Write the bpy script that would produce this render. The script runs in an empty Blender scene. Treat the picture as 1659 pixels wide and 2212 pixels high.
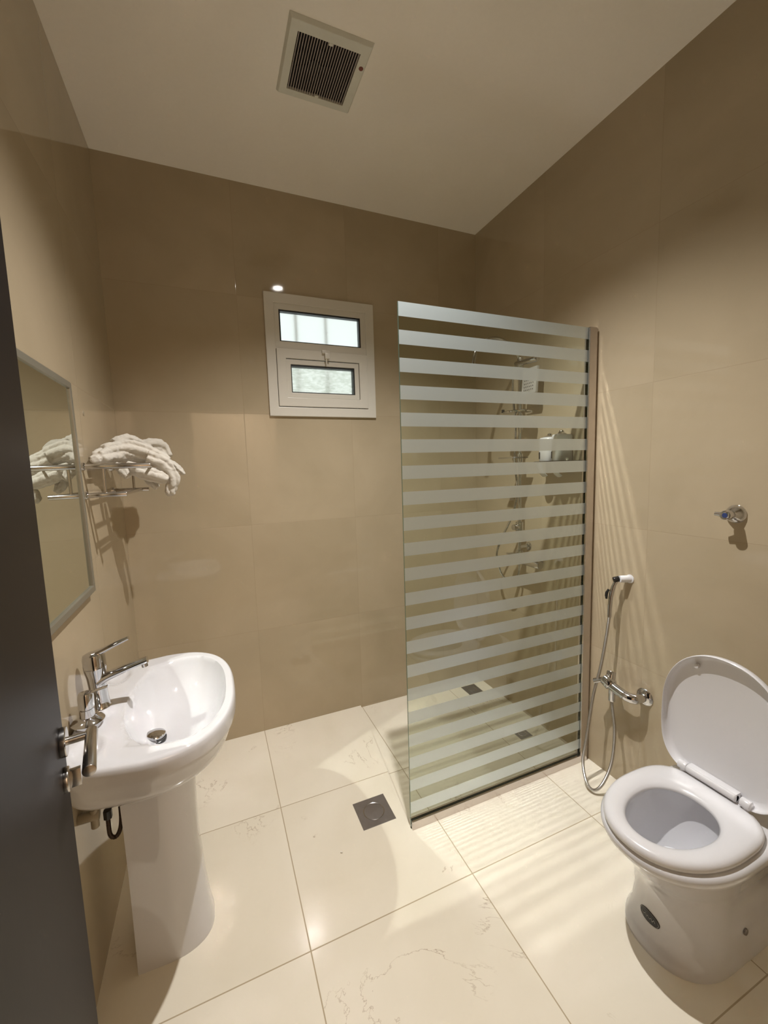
import bpy, bmesh, math, random
from mathutils import Vector, Euler, Matrix
PI = math.pi
sc = bpy.context.scene
C = sc.collection

# ------------------------------------------------------------------ camera, world, light, exposure
W, H = 2.063, 2.95                    # room width and height (x to the right, y into the room, z up)
YF = -2.362                           # wall with the doorway the camera stands in
cam = bpy.data.cameras.new('camera')
co = bpy.data.objects.new('camera', cam); C.objects.link(co)
co.location = (0.4013, -2.3452, 1.4934)
co.rotation_euler = Euler((1.4628, 0.0299, -0.3973), 'XYZ')
cam.sensor_fit = 'AUTO'; cam.sensor_width = 36.0
cam.lens = 890.474 / 2212 * 36
cam.clip_start = 0.01
sc.camera = co

world = bpy.data.worlds.new('World'); sc.world = world
world.use_nodes = True
bg = world.node_tree.nodes['Background']
bg.inputs[0].default_value = (0.93, 0.99, 0.97, 1); bg.inputs[1].default_value = 1.15

LX, LY = 1.003, -1.181                # the one ceiling downlight, just above the frame
ld = bpy.data.lights.new('downlight_lamp', 'SPOT')
ld.spot_size = math.radians(122); ld.spot_blend = 1.0; ld.shadow_soft_size = 0.013; ld.energy = 214; ld.color = (1.0, 0.972, 0.94)
lo = bpy.data.objects.new('downlight_lamp', ld); C.objects.link(lo)
lo.location = (LX, LY, H - 0.022)
hl = bpy.data.lights.new('hall_lamp', 'AREA')
hl.shape = 'DISK'; hl.size = 0.25; hl.energy = 32; hl.color = (1.0, 0.86, 0.72)
ho = bpy.data.objects.new('hall_lamp', hl); C.objects.link(ho)
ho.location = (0.75, -3.25, 2.45)
ho.rotation_euler = (math.radians(-62), 0, 0)    # washes the far wall of the hall

vs = sc.view_settings
sc.display_settings.display_device = 'sRGB'
vs.view_transform = 'Standard'; vs.look = 'None'; vs.gamma = 1; vs.use_curve_mapping = False
vs.exposure = 0.0
cy = sc.cycles
cy.use_denoising = True
cy.max_bounces = 10; cy.diffuse_bounces = 5; cy.glossy_bounces = 6; cy.transmission_bounces = 8
cy.transparent_max_bounces = 12
cy.caustics_reflective = True; cy.caustics_refractive = True
cy.blur_glossy = 0.0
cy.sample_clamp_indirect = 0.0
cy.use_guiding = True
cy.use_surface_guiding = True
cy.surface_guiding_probability = 0.7

# ------------------------------------------------------------------ materials
def newmat(name):
    m = bpy.data.materials.new(name); m.use_nodes = True
    return m, m.node_tree, m.node_tree.nodes['Principled BSDF']

def simple(name, col, rough=0.4, metal=0.0, bump=0.0, bscale=60.0, vary=0.0, **kw):
    m, nt, b = newmat(name)
    b.inputs['Base Color'].default_value = (*col, 1)
    b.inputs['Roughness'].default_value = rough
    b.inputs['Metallic'].default_value = metal
    for k, v in kw.items(): b.inputs[k].default_value = v
    n = nt.nodes; l = nt.links
    if bump or vary:
        tc = n.new('ShaderNodeTexCoord')
        no = n.new('ShaderNodeTexNoise'); no.inputs['Scale'].default_value = bscale
        no.inputs['Detail'].default_value = 4
        l.new(tc.outputs['Object'], no.inputs['Vector'])
        if bump:
            bp = n.new('ShaderNodeBump'); bp.inputs['Strength'].default_value = bump
            bp.inputs['Distance'].default_value = 0.002
            l.new(no.outputs['Fac'], bp.inputs['Height']); l.new(bp.outputs['Normal'], b.inputs['Normal'])
        if vary:
            mx = n.new('ShaderNodeMix'); mx.data_type = 'RGBA'
            mx.inputs[6].default_value = (*[c * (1 - vary) for c in col], 1)
            mx.inputs[7].default_value = (*[min(1, c * (1 + vary)) for c in col], 1)
            l.new(no.outputs['Fac'], mx.inputs[0]); l.new(mx.outputs[2], b.inputs['Base Color'])
    return m

def tile_mat(name, col, col2, axes, offs, rough, grout_col, gw=0.0016, vein=0.0, spec=0.5, size=0.6, gmix=0.6):
    """large-format porcelain: soft mottling, thin veins, 60 cm joints"""
    m, nt, b = newmat(name); n = nt.nodes; l = nt.links
    geo = n.new('ShaderNodeNewGeometry')
    sep = n.new('ShaderNodeSeparateXYZ'); l.new(geo.outputs['Position'], sep.inputs[0])
    def math_(op, a, bb=None, c=None):
        x = n.new('ShaderNodeMath'); x.operation = op
        for i, v in enumerate((a, bb, c)):
            if v is None: continue
            if hasattr(v, 'is_output'): l.new(v, x.inputs[i])
            else: x.inputs[i].default_value = v
        return x.outputs[0]
    dist = None; ids = []
    for ax, of in zip(axes, offs):
        s = sep.outputs['XYZ'.index(ax)]
        t = math_('DIVIDE', math_('SUBTRACT', s, of), size)
        fr = math_('FRACT', t); ids.append(math_('FLOOR', t))
        d = math_('MULTIPLY', math_('MINIMUM', fr, math_('SUBTRACT', 1.0, fr)), size)
        dist = d if dist is None else math_('MINIMUM', dist, d)
    g = math_('LESS_THAN', dist, gw)
    # every tile shifts the stone pattern so that veins stop at the joints
    comb = n.new('ShaderNodeCombineXYZ')
    l.new(math_('MULTIPLY', ids[0], 3.7), comb.inputs[0]); l.new(math_('MULTIPLY', ids[1], 5.3), comb.inputs[1])
    va = n.new('ShaderNodeVectorMath'); va.operation = 'ADD'
    l.new(geo.outputs['Position'], va.inputs[0]); l.new(comb.outputs[0], va.inputs[1])
    n1 = n.new('ShaderNodeTexNoise'); n1.inputs['Scale'].default_value = 2.2; n1.inputs['Detail'].default_value = 5
    n1.inputs['Distortion'].default_value = 0.6
    l.new(va.outputs[0], n1.inputs['Vector'])
    rp = n.new('ShaderNodeValToRGB'); rp.color_ramp.elements[0].position = 0.32; rp.color_ramp.elements[1].position = 0.70
    rp.color_ramp.elements[0].color = (*col, 1); rp.color_ramp.elements[1].color = (*col2, 1)
    l.new(n1.outputs['Fac'], rp.inputs[0])
    out = rp.outputs[0]
    if vein:
        n2 = n.new('ShaderNodeTexNoise'); n2.inputs['Scale'].default_value = 1.7; n2.inputs['Detail'].default_value = 7
        n2.inputs['Roughness'].default_value = 0.62; n2.inputs['Distortion'].default_value = 1.1
        l.new(va.outputs[0], n2.inputs['Vector'])
        v = math_('ABSOLUTE', math_('SUBTRACT', n2.outputs['Fac'], 0.5))
        r2 = n.new('ShaderNodeMapRange'); r2.inputs[1].default_value = 0.0; r2.inputs[2].default_value = 0.006
        r2.inputs[3].default_value = vein; r2.inputs[4].default_value = 0.0
        l.new(v, r2.inputs[0])
        n3 = n.new('ShaderNodeTexNoise'); n3.inputs['Scale'].default_value = 3.1; n3.inputs['Detail'].default_value = 3
        l.new(va.outputs[0], n3.inputs['Vector'])
        r3 = n.new('ShaderNodeMapRange'); r3.inputs[1].default_value = 0.54; r3.inputs[2].default_value = 0.66
        l.new(n3.outputs['Fac'], r3.inputs[0])
        mv = n.new('ShaderNodeMix'); mv.data_type = 'RGBA'
        l.new(math_('MULTIPLY', r2.outputs[0], r3.outputs[0]), mv.inputs[0]); l.new(out, mv.inputs[6])
        mv.inputs[7].default_value = (0.36, 0.27, 0.18, 1)
        out = mv.outputs[2]
    mg = n.new('ShaderNodeMix'); mg.data_type = 'RGBA'
    l.new(math_('MULTIPLY', g, gmix), mg.inputs[0]); l.new(out, mg.inputs[6]); mg.inputs[7].default_value = (*grout_col, 1)
    l.new(mg.outputs[2], b.inputs['Base Color'])
    b.inputs['Roughness'].default_value = rough
    b.inputs['Specular IOR Level'].default_value = spec
    bp = n.new('ShaderNodeBump'); bp.inputs['Strength'].default_value = 0.25; bp.inputs['Distance'].default_value = 0.001
    sm = n.new('ShaderNodeMapRange'); sm.inputs[1].default_value = 0.0; sm.inputs[2].default_value = gw * 1.6
    l.new(dist, sm.inputs[0]); l.new(sm.outputs[0], bp.inputs['Height']); l.new(bp.outputs['Normal'], b.inputs['Normal'])
    return m

WALL1, WALL2 = (0.415, 0.342, 0.232), (0.470, 0.388, 0.270)
GR = (0.30, 0.22, 0.14)
m_wx = tile_mat('wall_tile_side', WALL1, WALL2, 'YZ', (0.0, 0.0), 0.07, GR, vein=0.12, gmix=0.22, gw=0.0012)
m_wy = tile_mat('wall_tile_back', WALL1, WALL2, 'XZ', (-0.012, 0.0), 0.05, GR, vein=0.12, gmix=0.22, gw=0.0012)
m_floor = tile_mat('floor_tile', (0.755, 0.70, 0.58), (0.825, 0.775, 0.665), 'XY', (-0.0125, 0.003), 0.15, (0.38, 0.30, 0.18), gw=0.0019, vein=0.75, gmix=0.8)
m_ceil = simple('ceiling_paint', (0.93, 0.885, 0.80), 0.32, bump=0.05, bscale=90, vary=0.02)
m_plaster = simple('hall_plaster', (0.62, 0.50, 0.36), 0.6)
m_hallfloor = simple('hall_floor', (0.5, 0.42, 0.3), 0.4)
m_cer = simple('white_ceramic', (0.66, 0.66, 0.685), 0.06, **{'Coat Weight': 0.4, 'Coat Roughness': 0.03})
m_plast = simple('white_plastic', (0.70, 0.695, 0.715), 0.22)
m_greypl = simple('grey_plastic', (0.50, 0.48, 0.46), 0.3)
m_upvc = simple('white_upvc', (0.66, 0.63, 0.56), 0.35)
m_fan = simple('fan_plastic', (0.72, 0.72, 0.64), 0.45, vary=0.08, bscale=12)
m_chrome = simple('chrome', (0.62, 0.62, 0.635), 0.06, 1.0)
m_steel = simple('brushed_steel', (0.55, 0.53, 0.51), 0.22, 1.0)
m_alu = simple('satin_aluminium', (0.60, 0.55, 0.52), 0.24, 1.0)
m_mframe = simple('dull_steel', (0.30, 0.285, 0.235), 0.38, 0.55)
m_drain = simple('drain_steel', (0.27, 0.25, 0.245), 0.38, 0.8, vary=0.12, bscale=40)
m_mirror = simple('mirror_glass', (0.80, 0.86, 0.80), 0.012, 1.0)
m_black = simple('black_rubber', (0.012, 0.012, 0.012), 0.45)
m_blackpl = simple('black_plastic', (0.015, 0.014, 0.014), 0.25)
m_brown = simple('dark_hose', (0.05, 0.03, 0.02), 0.4, vary=0.2)
m_grime = simple('aged_plastic', (0.32, 0.27, 0.19), 0.5, vary=0.2, bscale=30)
m_towel = simple('white_towel', (0.64, 0.60, 0.53), 0.95, bump=0.9, bscale=420, **{'Sheen Weight': 0.3})
m_blue = simple('blue_marker', (0.03, 0.05, 0.16), 0.3)
m_rust = simple('brown_dot', (0.20, 0.06, 0.04), 0.5)
m_crumb = simple('crumb', (0.8, 0.76, 0.68), 0.7)
m_silver = simple('label_silver', (0.55, 0.55, 0.55), 0.3, 0.6)
m_water = simple('bowl_water', (0.86, 0.88, 0.92), 0.02)
m_dust = simple('fan_dark', (0.008, 0.006, 0.005), 0.8)
m_slat = simple('fan_slat', (0.46, 0.40, 0.37), 0.6, vary=0.25, bscale=25)

# dark wood door: fine vertical grain
m_door, nt, b = newmat('dark_wood_laminate')
tc = nt.nodes.new('ShaderNodeTexCoord'); mp = nt.nodes.new('ShaderNodeMapping')
mp.inputs['Scale'].default_value = (60, 60, 1.2)
no = nt.nodes.new('ShaderNodeTexNoise'); no.inputs['Scale'].default_value = 3; no.inputs['Detail'].default_value = 6
rp = nt.nodes.new('ShaderNodeValToRGB'); rp.color_ramp.elements[0].color = (0.005, 0.004, 0.004, 1)
rp.color_ramp.elements[1].color = (0.014, 0.011, 0.011, 1)
nt.links.new(tc.outputs['Object'], mp.inputs[0]); nt.links.new(mp.outputs[0], no.inputs['Vector'])
nt.links.new(no.outputs['Fac'], rp.inputs[0]); nt.links.new(rp.outputs[0], b.inputs['Base Color'])
b.inputs['Roughness'].default_value = 0.45; b.inputs['Specular IOR Level'].default_value = 0.12

# frosted window pane
m_pane, nt, b = newmat('frosted_window_glass')
b.inputs['Base Color'].default_value = (0.93, 0.97, 0.95, 1)
b.inputs['Transmission Weight'].default_value = 1; b.inputs['Roughness'].default_value = 0.32; b.inputs['IOR'].default_value = 1.45
m_pane2, nt, b = newmat('rippled_window_glass')
b.inputs['Base Color'].default_value = (0.72, 0.78, 0.74, 1)
b.inputs['Transmission Weight'].default_value = 1; b.inputs['Roughness'].default_value = 0.45; b.inputs['IOR'].default_value = 1.45
tc = nt.nodes.new('ShaderNodeTexCoord')
no = nt.nodes.new('ShaderNodeTexNoise'); no.inputs['Scale'].default_value = 70; no.inputs['Detail'].default_value = 3
mp = nt.nodes.new('ShaderNodeMapping'); mp.inputs['Scale'].default_value = (0.6, 1, 1.7)
rp = nt.nodes.new('ShaderNodeValToRGB'); rp.color_ramp.elements[0].position = 0.35; rp.color_ramp.elements[1].position = 0.7
rp.color_ramp.elements[0].color = (0.66, 0.70, 0.62, 1); rp.color_ramp.elements[1].color = (0.95, 0.98, 0.93, 1)
nt.links.new(tc.outputs['Object'], mp.inputs[0]); nt.links.new(mp.outputs[0], no.inputs['Vector'])
nt.links.new(no.outputs['Fac'], rp.inputs[0]); nt.links.new(rp.outputs[0], b.inputs['Base Color'])

# shower screen: clear glass with frosted film bands (period 98 mm) on the same sheet
m_screen = bpy.data.materials.new('banded_shower_glass'); m_screen.use_nodes = True
nt = m_screen.node_tree; n = nt.nodes; l = nt.links
n.remove(n['Principled BSDF']); outn = n['Material Output']
geo = n.new('ShaderNodeNewGeometry'); sep = n.new('ShaderNodeSeparateXYZ'); l.new(geo.outputs['Position'], sep.inputs[0])
def mth(op, a, bb):
    x = n.new('ShaderNodeMath'); x.operation = op
    for i, v in enumerate((a, bb)):
        if hasattr(v, 'is_output'): l.new(v, x.inputs[i])
        else: x.inputs[i].default_value = v
    return x.outputs[0]
fr = mth('FRACT', mth('DIVIDE', mth('SUBTRACT', 2.0872, sep.outputs[2]), 0.0984), 0)
band = mth('LESS_THAN', fr, 0.515)
dotn = n.new('ShaderNodeVectorMath'); dotn.operation = 'DOT_PRODUCT'; l.new(geo.outputs['Incoming'], dotn.inputs[0]); l.new(geo.outputs['Normal'], dotn.inputs[1])
F1 = mth('ADD', 0.04, mth('MULTIPLY', 0.96, mth('POWER', mth('SUBTRACT', 1.0, mth('ABSOLUTE', dotn.outputs['Value'], 0)), 5.0)))
F2 = mth('DIVIDE', mth('MULTIPLY', F1, 2.0), mth('ADD', F1, 1.0))     # both faces of the sheet
tr = n.new('ShaderNodeBsdfTransparent'); tr.inputs[0].default_value = (0.933, 0.962, 0.917, 1)      # per face of the sheet
gl = n.new('ShaderNodeBsdfGlossy'); gl.inputs['Roughness'].default_value = 0.0; gl.inputs[0].default_value = (0.97, 1, 0.98, 1)
clear = n.new('ShaderNodeMixShader'); l.new(F2, clear.inputs[0]); l.new(tr.outputs[0], clear.inputs[1]); l.new(gl.outputs[0], clear.inputs[2])
df = n.new('ShaderNodeBsdfDiffuse'); df.inputs[0].default_value = (0.57, 0.67, 0.69, 1)
tl = n.new('ShaderNodeBsdfTranslucent'); tl.inputs[0].default_value = (0.42, 0.50, 0.45, 1)
rf = n.new('ShaderNodeBsdfRefraction'); rf.inputs['Roughness'].default_value = 0.35; rf.inputs['IOR'].default_value = 1.05; rf.inputs[0].default_value = (0.85, 0.9, 0.86, 1)
g2 = n.new('ShaderNodeBsdfGlossy'); g2.inputs['Roughness'].default_value = 0.38; g2.inputs[0].default_value = (0.86, 0.94, 1.0, 1)
a1 = n.new('ShaderNodeMixShader'); a1.inputs[0].default_value = 0.36; l.new(df.outputs[0], a1.inputs[1]); l.new(tl.outputs[0], a1.inputs[2])
a2 = n.new('ShaderNodeMixShader'); a2.inputs[0].default_value = 0.55; l.new(a1.outputs[0], a2.inputs[1]); l.new(g2.outputs[0], a2.inputs[2])
a3 = n.new('ShaderNodeMixShader'); a3.inputs[0].default_value = 0.30; l.new(a2.outputs[0], a3.inputs[1]); l.new(tr.outputs[0], a3.inputs[2])
fin = n.new('ShaderNodeMixShader'); l.new(band, fin.inputs[0]); l.new(clear.outputs[0], fin.inputs[1]); l.new(a3.outputs[0], fin.inputs[2])
l.new(mth('MULTIPLY', mth('SUBTRACT', 1.0, F2), 0.13), a3.inputs[0])
l.new(fin.outputs[0], outn.inputs[0])
m_glass = bpy.data.materials.new('clear_shower_glass'); m_glass.use_nodes = True
nt2 = m_glass.node_tree; n_ = nt2.nodes; l_ = nt2.links; n_.remove(n_['Principled BSDF'])
t_ = n_.new('ShaderNodeBsdfTransparent'); t_.inputs[0].default_value = (0.933, 0.962, 0.917, 1)
# (the reflection of both faces is carried by the room face)
l_.new(t_.outputs[0], n_['Material Output'].inputs[0])
m_edge = simple('glass_edge', (0.25, 0.40, 0.34), 0.15, **{'Transmission Weight': 0.5})

m_lamp = bpy.data.materials.new('lamp_diffuser'); m_lamp.use_nodes = True
b = m_lamp.node_tree.nodes['Principled BSDF']
b.inputs['Emission Color'].default_value = (1, 0.95, 0.88, 1); b.inputs['Emission Strength'].default_value = 60

# ------------------------------------------------------------------ helpers
def mesh_obj(name, verts, faces, mat, parent=None, smooth=True, sharp=35, bevel=0, origin=None, mods=()):
    """one mesh object; verts are world coordinates, the origin goes to the parent's or the given point"""
    me = bpy.data.meshes.new(name)
    og = Vector(parent_world(parent)) if parent else Vector(origin if origin else (0, 0, 0))
    me.from_pydata([tuple(Vector(v) - og) for v in verts], [], faces)
    bm = bmesh.new(); bm.from_mesh(me); bmesh.ops.recalc_face_normals(bm, faces=bm.faces)
    if bevel:
        es = [e for e in bm.edges if len(e.link_faces) == 2 and e.calc_face_angle(0) > math.radians(30)]
        bmesh.ops.bevel(bm, geom=es, offset=bevel, segments=2, affect='EDGES', profile=0.6)
    bm.to_mesh(me); bm.free()
    o = bpy.data.objects.new(name, me); C.objects.link(o)
    if mat is not None:
        for mm in (mat if isinstance(mat, (list, tuple)) else [mat]): me.materials.append(mm)
    if smooth:
        for p in me.polygons: p.use_smooth = True
        me.set_sharp_from_angle(angle=math.radians(sharp))
    if parent: o.parent = parent
    else: o.location = og
    return o
ROOTLOC = {}
def parent_world(p):
    v = Vector((0, 0, 0))
    while p is not None:
        v = v + p.location; p = p.parent
    return v
def tag(o, label=None, cat=None, group=None, kind=None):
    if label: o['label'] = label
    if cat: o['category'] = cat
    if group: o['group'] = group
    if kind: o['kind'] = kind
    return o
def thing(name, loc, label=None, cat=None, group=None, kind=None):
    o = bpy.data.objects.new(name, None); C.objects.link(o); o.location = loc
    o.empty_display_size = 0.05
    return tag(o, label, cat, group, kind)

def join(*parts):
    V, F = [], []
    for v, f in parts:
        k = len(V); V += list(v); F += [tuple(i + k for i in q) for q in f]
    return V, F
def box(x0, x1, y0, y1, z0, z1):
    v = [(x, y, z) for x in (x0, x1) for y in (y0, y1) for z in (z0, z1)]
    return v, [(0, 1, 3, 2), (4, 6, 7, 5), (0, 4, 5, 1), (2, 3, 7, 6), (0, 2, 6, 4), (1, 5, 7, 3)]
def frame_of(d):
    d = Vector(d).normalized()
    a = Vector((0, 0, 1)) if abs(d.z) < 0.9 else Vector((1, 0, 0))
    u = d.cross(a).normalized(); return u, d.cross(u).normalized(), d
def smooth_path(pts, k=8):
    P = [Vector(p) for p in pts]
    if len(P) < 3: return P
    Q = [P[0] * 2 - P[1]] + P + [P[-1] * 2 - P[-2]]; out = []
    for i in range(1, len(Q) - 2):
        for j in range(k):
            t = j / k; a, b_, c, d = Q[i - 1], Q[i], Q[i + 1], Q[i + 2]
            out.append(0.5 * ((2 * b_) + (c - a) * t + (2 * a - 5 * b_ + 4 * c - d) * t * t + (3 * b_ - a - 3 * c + d) * t ** 3))
    out.append(P[-1]); return out
def resample(P, step):
    out = [P[0]]; acc = 0
    for a, b_ in zip(P, P[1:]):
        L = (b_ - a).length; t = step - acc
        while t <= L:
            out.append(a + (b_ - a) * (t / L)); t += step
        acc = (acc + L) % step if L else acc
    out.append(P[-1]); return out
def tube(pts, r, n=12, caps=True, sx=1.0, sy=1.0, up=None):
    """swept circle (or ellipse) along points, r a number or a list"""
    P = [Vector(p) for p in pts]; V, F = [], []
    R = r if isinstance(r, (list, tuple)) else [r] * len(P)
    d0 = (P[1] - P[0]).normalized(); u, w, _ = frame_of(d0)
    if up is not None:
        w = Vector(up) - d0 * d0.dot(Vector(up)); w.normalize(); u = w.cross(d0).normalized()
    for i, p in enumerate(P):
        d = (P[min(i + 1, len(P) - 1)] - P[max(i - 1, 0)]).normalized()
        u = (u - d * u.dot(d)).normalized(); w = d.cross(u).normalized()
        for j in range(n):
            a = 2 * PI * j / n
            V.append(p + u * (math.cos(a) * R[i] * sx) + w * (math.sin(a) * R[i] * sy))
    for i in range(len(P) - 1):
        for j in range(n):
            k = (j + 1) % n
            F.append((i * n + j, i * n + k, (i + 1) * n + k, (i + 1) * n + j))
    if caps:
        F.append(tuple(range(n))[::-1]); F.append(tuple((len(P) - 1) * n + j for j in range(n)))
    return V, F
def cyl(a, b_, r, n=24, r2=None, bev=0.0):
    a, b_ = Vector(a), Vector(b_); r2 = r if r2 is None else r2
    if bev:
        d = (b_ - a).normalized() * bev
        return tube([a, a + d * 0.3, a + d, b_ - d, b_ - d * 0.3, b_], [r - bev, r - bev * 0.3, r, r2, r2 - bev * 0.3, r2 - bev], n)
    return tube([a, b_], [r, r2], n)
def lathe(base, axis, prof, n=32):
    """prof: (distance along axis, radius)"""
    base = Vector(base); d = Vector(axis).normalized()
    return tube([base + d * h for h, _ in prof], [max(r_, 1e-4) for _, r_ in prof], n)
def lathe_fixed(base, axis, prof, n=32):
    base = Vector(base); u, w, d = frame_of(axis); V, F = [], []
    for h, r_ in prof:
        for j in range(n):
            a = 2 * PI * j / n
            V.append(base + d * h + u * (math.cos(a) * max(r_, 1e-4)) + w * (math.sin(a) * max(r_, 1e-4)))
    m_ = len(prof)
    for i in range(m_ - 1):
        for j in range(n):
            k = (j + 1) % n; F.append((i * n + j, i * n + k, (i + 1) * n + k, (i + 1) * n + j))
    F.append(tuple(range(n))[::-1]); F.append(tuple((m_ - 1) * n + j for j in range(n)))
    return V, F
def loft(rings, cap0=True, cap1=True):
    n_ = len(rings[0]); V = [p for r_ in rings for p in r_]; F = []
    for i in range(len(rings) - 1):
        for j in range(n_):
            k = (j + 1) % n_; F.append((i * n_ + j, i * n_ + k, (i + 1) * n_ + k, (i + 1) * n_ + j))
    if cap0: F.append(tuple(range(n_))[::-1])
    if cap1: F.append(tuple((len(rings) - 1) * n_ + j for j in range(n_)))
    return V, F
def hose(pts, r, pitch=0.0042, n=10):
    P = resample(smooth_path(pts, 14), pitch / 2)
    return tube(P, [r if i % 2 else r * 0.82 for i in range(len(P))], n)
def struct(name, geom, mat, label, smooth=False):
    o = mesh_obj(name, geom[0], geom[1], mat, smooth=smooth)
    return tag(o, label, 'room', None, 'structure')

# ------------------------------------------------------------------ room shell
T = 0.16
WX0, WX1, WZ0, WZ1 = 0.7212, 1.3396, 1.7889, 2.4338    # outer edge of the window frame
hx0, hx1, hz0, hz1 = WX0 + 0.02, WX1 - 0.02, WZ0 + 0.02, WZ1 - 0.02
S0, S1 = (1.177, 0.0), (1.067, -0.936)                 # edge of the raised floor
SZ = -0.014
def prism(poly, z0, z1):
    n_ = len(poly)
    v = [(x, y, z0) for x, y in poly] + [(x, y, z1) for x, y in poly]
    f = [tuple(range(n_))[::-1], tuple(range(n_, 2 * n_))] + [(i, (i + 1) % n_, n_ + (i + 1) % n_, n_ + i) for i in range(n_)]
    return v, f
struct('floor', prism([(-T, YF), (W + T, YF), (W + T, S1[1]), S1, S0, (S0[0], T), (-T, T)], -0.12, 0.0), m_floor,
       'cream polished stone-look floor tiles with thin brown veins')
struct('shower_floor', prism([(S1[0] - .01, S1[1]), (W + T, S1[1]), (W + T, T), (S0[0], T), (S0[0] - .01, 0)], -0.12, SZ), m_floor,
       'slightly lowered cream tiled floor behind the striped glass screen')
struct('ceiling', box(-T, W + T, YF - T, T, H, H + 0.12), m_ceil, 'plain off-white ceiling')
struct('wall_left', box(-T, 0, YF - T, T, -0.12, H), m_wx, 'glossy beige tiled wall behind the washbasin')
struct('wall_right', box(W, W + T, YF - T, T, -0.12, H), m_wx, 'glossy beige tiled wall behind the toilet')
struct('wall_back', join(box(0, hx0, 0, T, -0.12, H), box(hx1, W, 0, T, -0.12, H), box(hx0, hx1, 0, T, -0.12, hz0), box(hx0, hx1, 0, T, hz1, H)),
       m_wy, 'glossy beige tiled wall with the small window')
DX0, DX1, DZ = 0.235, 1.10, 2.12
struct('wall_front', join(box(-T, DX0, YF - T, YF, -0.12, H), box(DX1, W + T, YF - T, YF, -0.12, H), box(DX0, DX1, YF - T, YF, DZ, H)),
       m_wy, 'beige tiled wall around the doorway the camera stands in')
# the hall seen only in reflections
struct('hall_floor', box(-0.6, 2.8, -4.0, YF - T, -0.12, 0.0), m_hallfloor, 'hall floor outside the bathroom door')
struct('hall_wall', join(box(-0.6, 2.8, -4.1, -4.0, 0, 2.7), box(-0.7, -0.6, -4.0, YF - T, 0, 2.7), box(2.8, 2.9, -4.0, YF - T, 0, 2.7),
                         box(-0.6, -T, YF - T, YF - T + .06, 0, 2.7), box(W + T, 2.8, YF - T, YF - T + .06, 0, 2.7)), m_plaster, 'plain hall walls outside the bathroom door')
struct('hall_ceiling', box(-0.6, 2.8, -4.0, YF - T, 2.7, 2.8), m_ceil, 'hall ceiling outside the bathroom door')

# ------------------------------------------------------------------ window
wn = thing('window_1', ((WX0 + WX1) / 2, 0, WZ0), 'small white plastic window high on the back wall with two frosted panes', 'window', kind='structure')
def rframe(x0, x1, z0, z1, w, y0, y1, wt=None, wb=None):
    """mitred rectangular frame in the xz plane"""
    wt = w if wt is None else wt; wb = w if wb is None else wb
    V = []
    for y in (y0, y1):
        V += [(x0, y, z0), (x1, y, z0), (x1, y, z1), (x0, y, z1), (x0 + w, y, z0 + wb), (x1 - w, y, z0 + wb), (x1 - w, y, z1 - wt), (x0 + w, y, z1 - wt)]
    F = []
    for i in range(4):
        j = (i + 1) % 4
        F += [(i, j, 4 + j, 4 + i), (8 + i, 12 + i, 12 + j, 8 + j), (i, 8 + i, 8 + j, j), (4 + i, 4 + j, 12 + j, 12 + i)]
    return V, F
o = mesh_obj('window_frame', *rframe(WX0, WX1, WZ0, WZ1, 0.050, -0.014, 0.07), m_upvc, wn, smooth=False, bevel=0.003)
# upper fixed light: bead, mullion, black gasket, frosted pane
mesh_obj('glazing_bead', *join(rframe(0.765, 1.292, 2.156, 2.385, 0.032, -0.006, 0.05), box(0.765, 1.292, -0.009, 0.06, 2.146, 2.186)), m_upvc, wn, smooth=False, bevel=0.0015)
mesh_obj('gasket', *rframe(0.797, 1.260, 2.185, 2.353, 0.008, -0.001, 0.03), m_black, wn, smooth=False)
mesh_obj('window_pane', *box(0.80, 1.257, 0.024, 0.028, 2.187, 2.350), m_pane, wn, smooth=False)
# lower opening sash
sash = mesh_obj('sash', *join(rframe(0.7735, 1.2895, 1.842, 2.146, 0.048, -0.019, 0.05), rframe(0.8205, 1.2385, 1.891, 2.094, 0.026, -0.013, 0.05)), m_upvc, wn, smooth=False, bevel=0.0022)
mesh_obj('gasket', *rframe(0.844, 1.213, 1.9145, 2.066, 0.0075, -0.009, 0.03), m_black, sash, smooth=False)
mesh_obj('window_pane', *box(0.849, 1.208, 0.02, 0.024, 1.918, 2.062), m_pane2, sash, smooth=False)
mesh_obj('window_latch', *join(box(1.020, 1.064, -0.034, -0.018, 2.134, 2.150), box(1.034, 1.060, -0.044, -0.030, 2.104, 2.134), cyl((1.042, -0.036, 2.128), (1.042, -0.036, 2.075), 0.004, 10)),
         m_upvc, wn, bevel=0.0015)
for i, xx in enumerate((0.915, 1.092)):
    g_ = mesh_obj('security_bar', *cyl((xx, 0.135, hz0), (xx, 0.135, hz1), 0.007, 12), m_upvc, wn)

# ------------------------------------------------------------------ door leaf (opened against the left, hinged by the camera)
HXD, HYD, LD, AD = 0.2615, -2.314, 0.930, math.radians(10)   # hinge, leaf width, opening slant
DXF = HXD; DY1 = HYD; DY0 = HYD + LD
dr = thing('door_1', (DXF, DY1, 0), 'dark brown wooden door leaf standing open at the left edge of the room', 'door', kind='structure')
mesh_obj('door_panel', *box(DXF - 0.042, DXF, DY1, DY0, 0.008, 2.10), m_door, dr, smooth=False, bevel=0.002)
HYN = DY0 - 0.046
hd = mesh_obj('door_handle', *join(
    lathe_fixed((DXF, HYN, 1.0), (1, 0, 0), [(0, 0.026), (0.002, 0.027), (0.009, 0.027), (0.0105, 0.0255), (0.0105, 0.012)], 32),
    tube(smooth_path([(DXF + 0.008, HYN, 1.0), (DXF + 0.030, HYN, 1.0), (DXF + 0.046, HYN, 1.0)], 4), 0.0075, 16),
    cyl((DXF + 0.048, HYN + 0.012, 1.0), (DXF + 0.050, HYN - 0.118, 0.998), 0.0105, 28, bev=0.0012)), m_steel, dr)
hd['label'] = 'brushed steel lever on a round rose'
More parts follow.
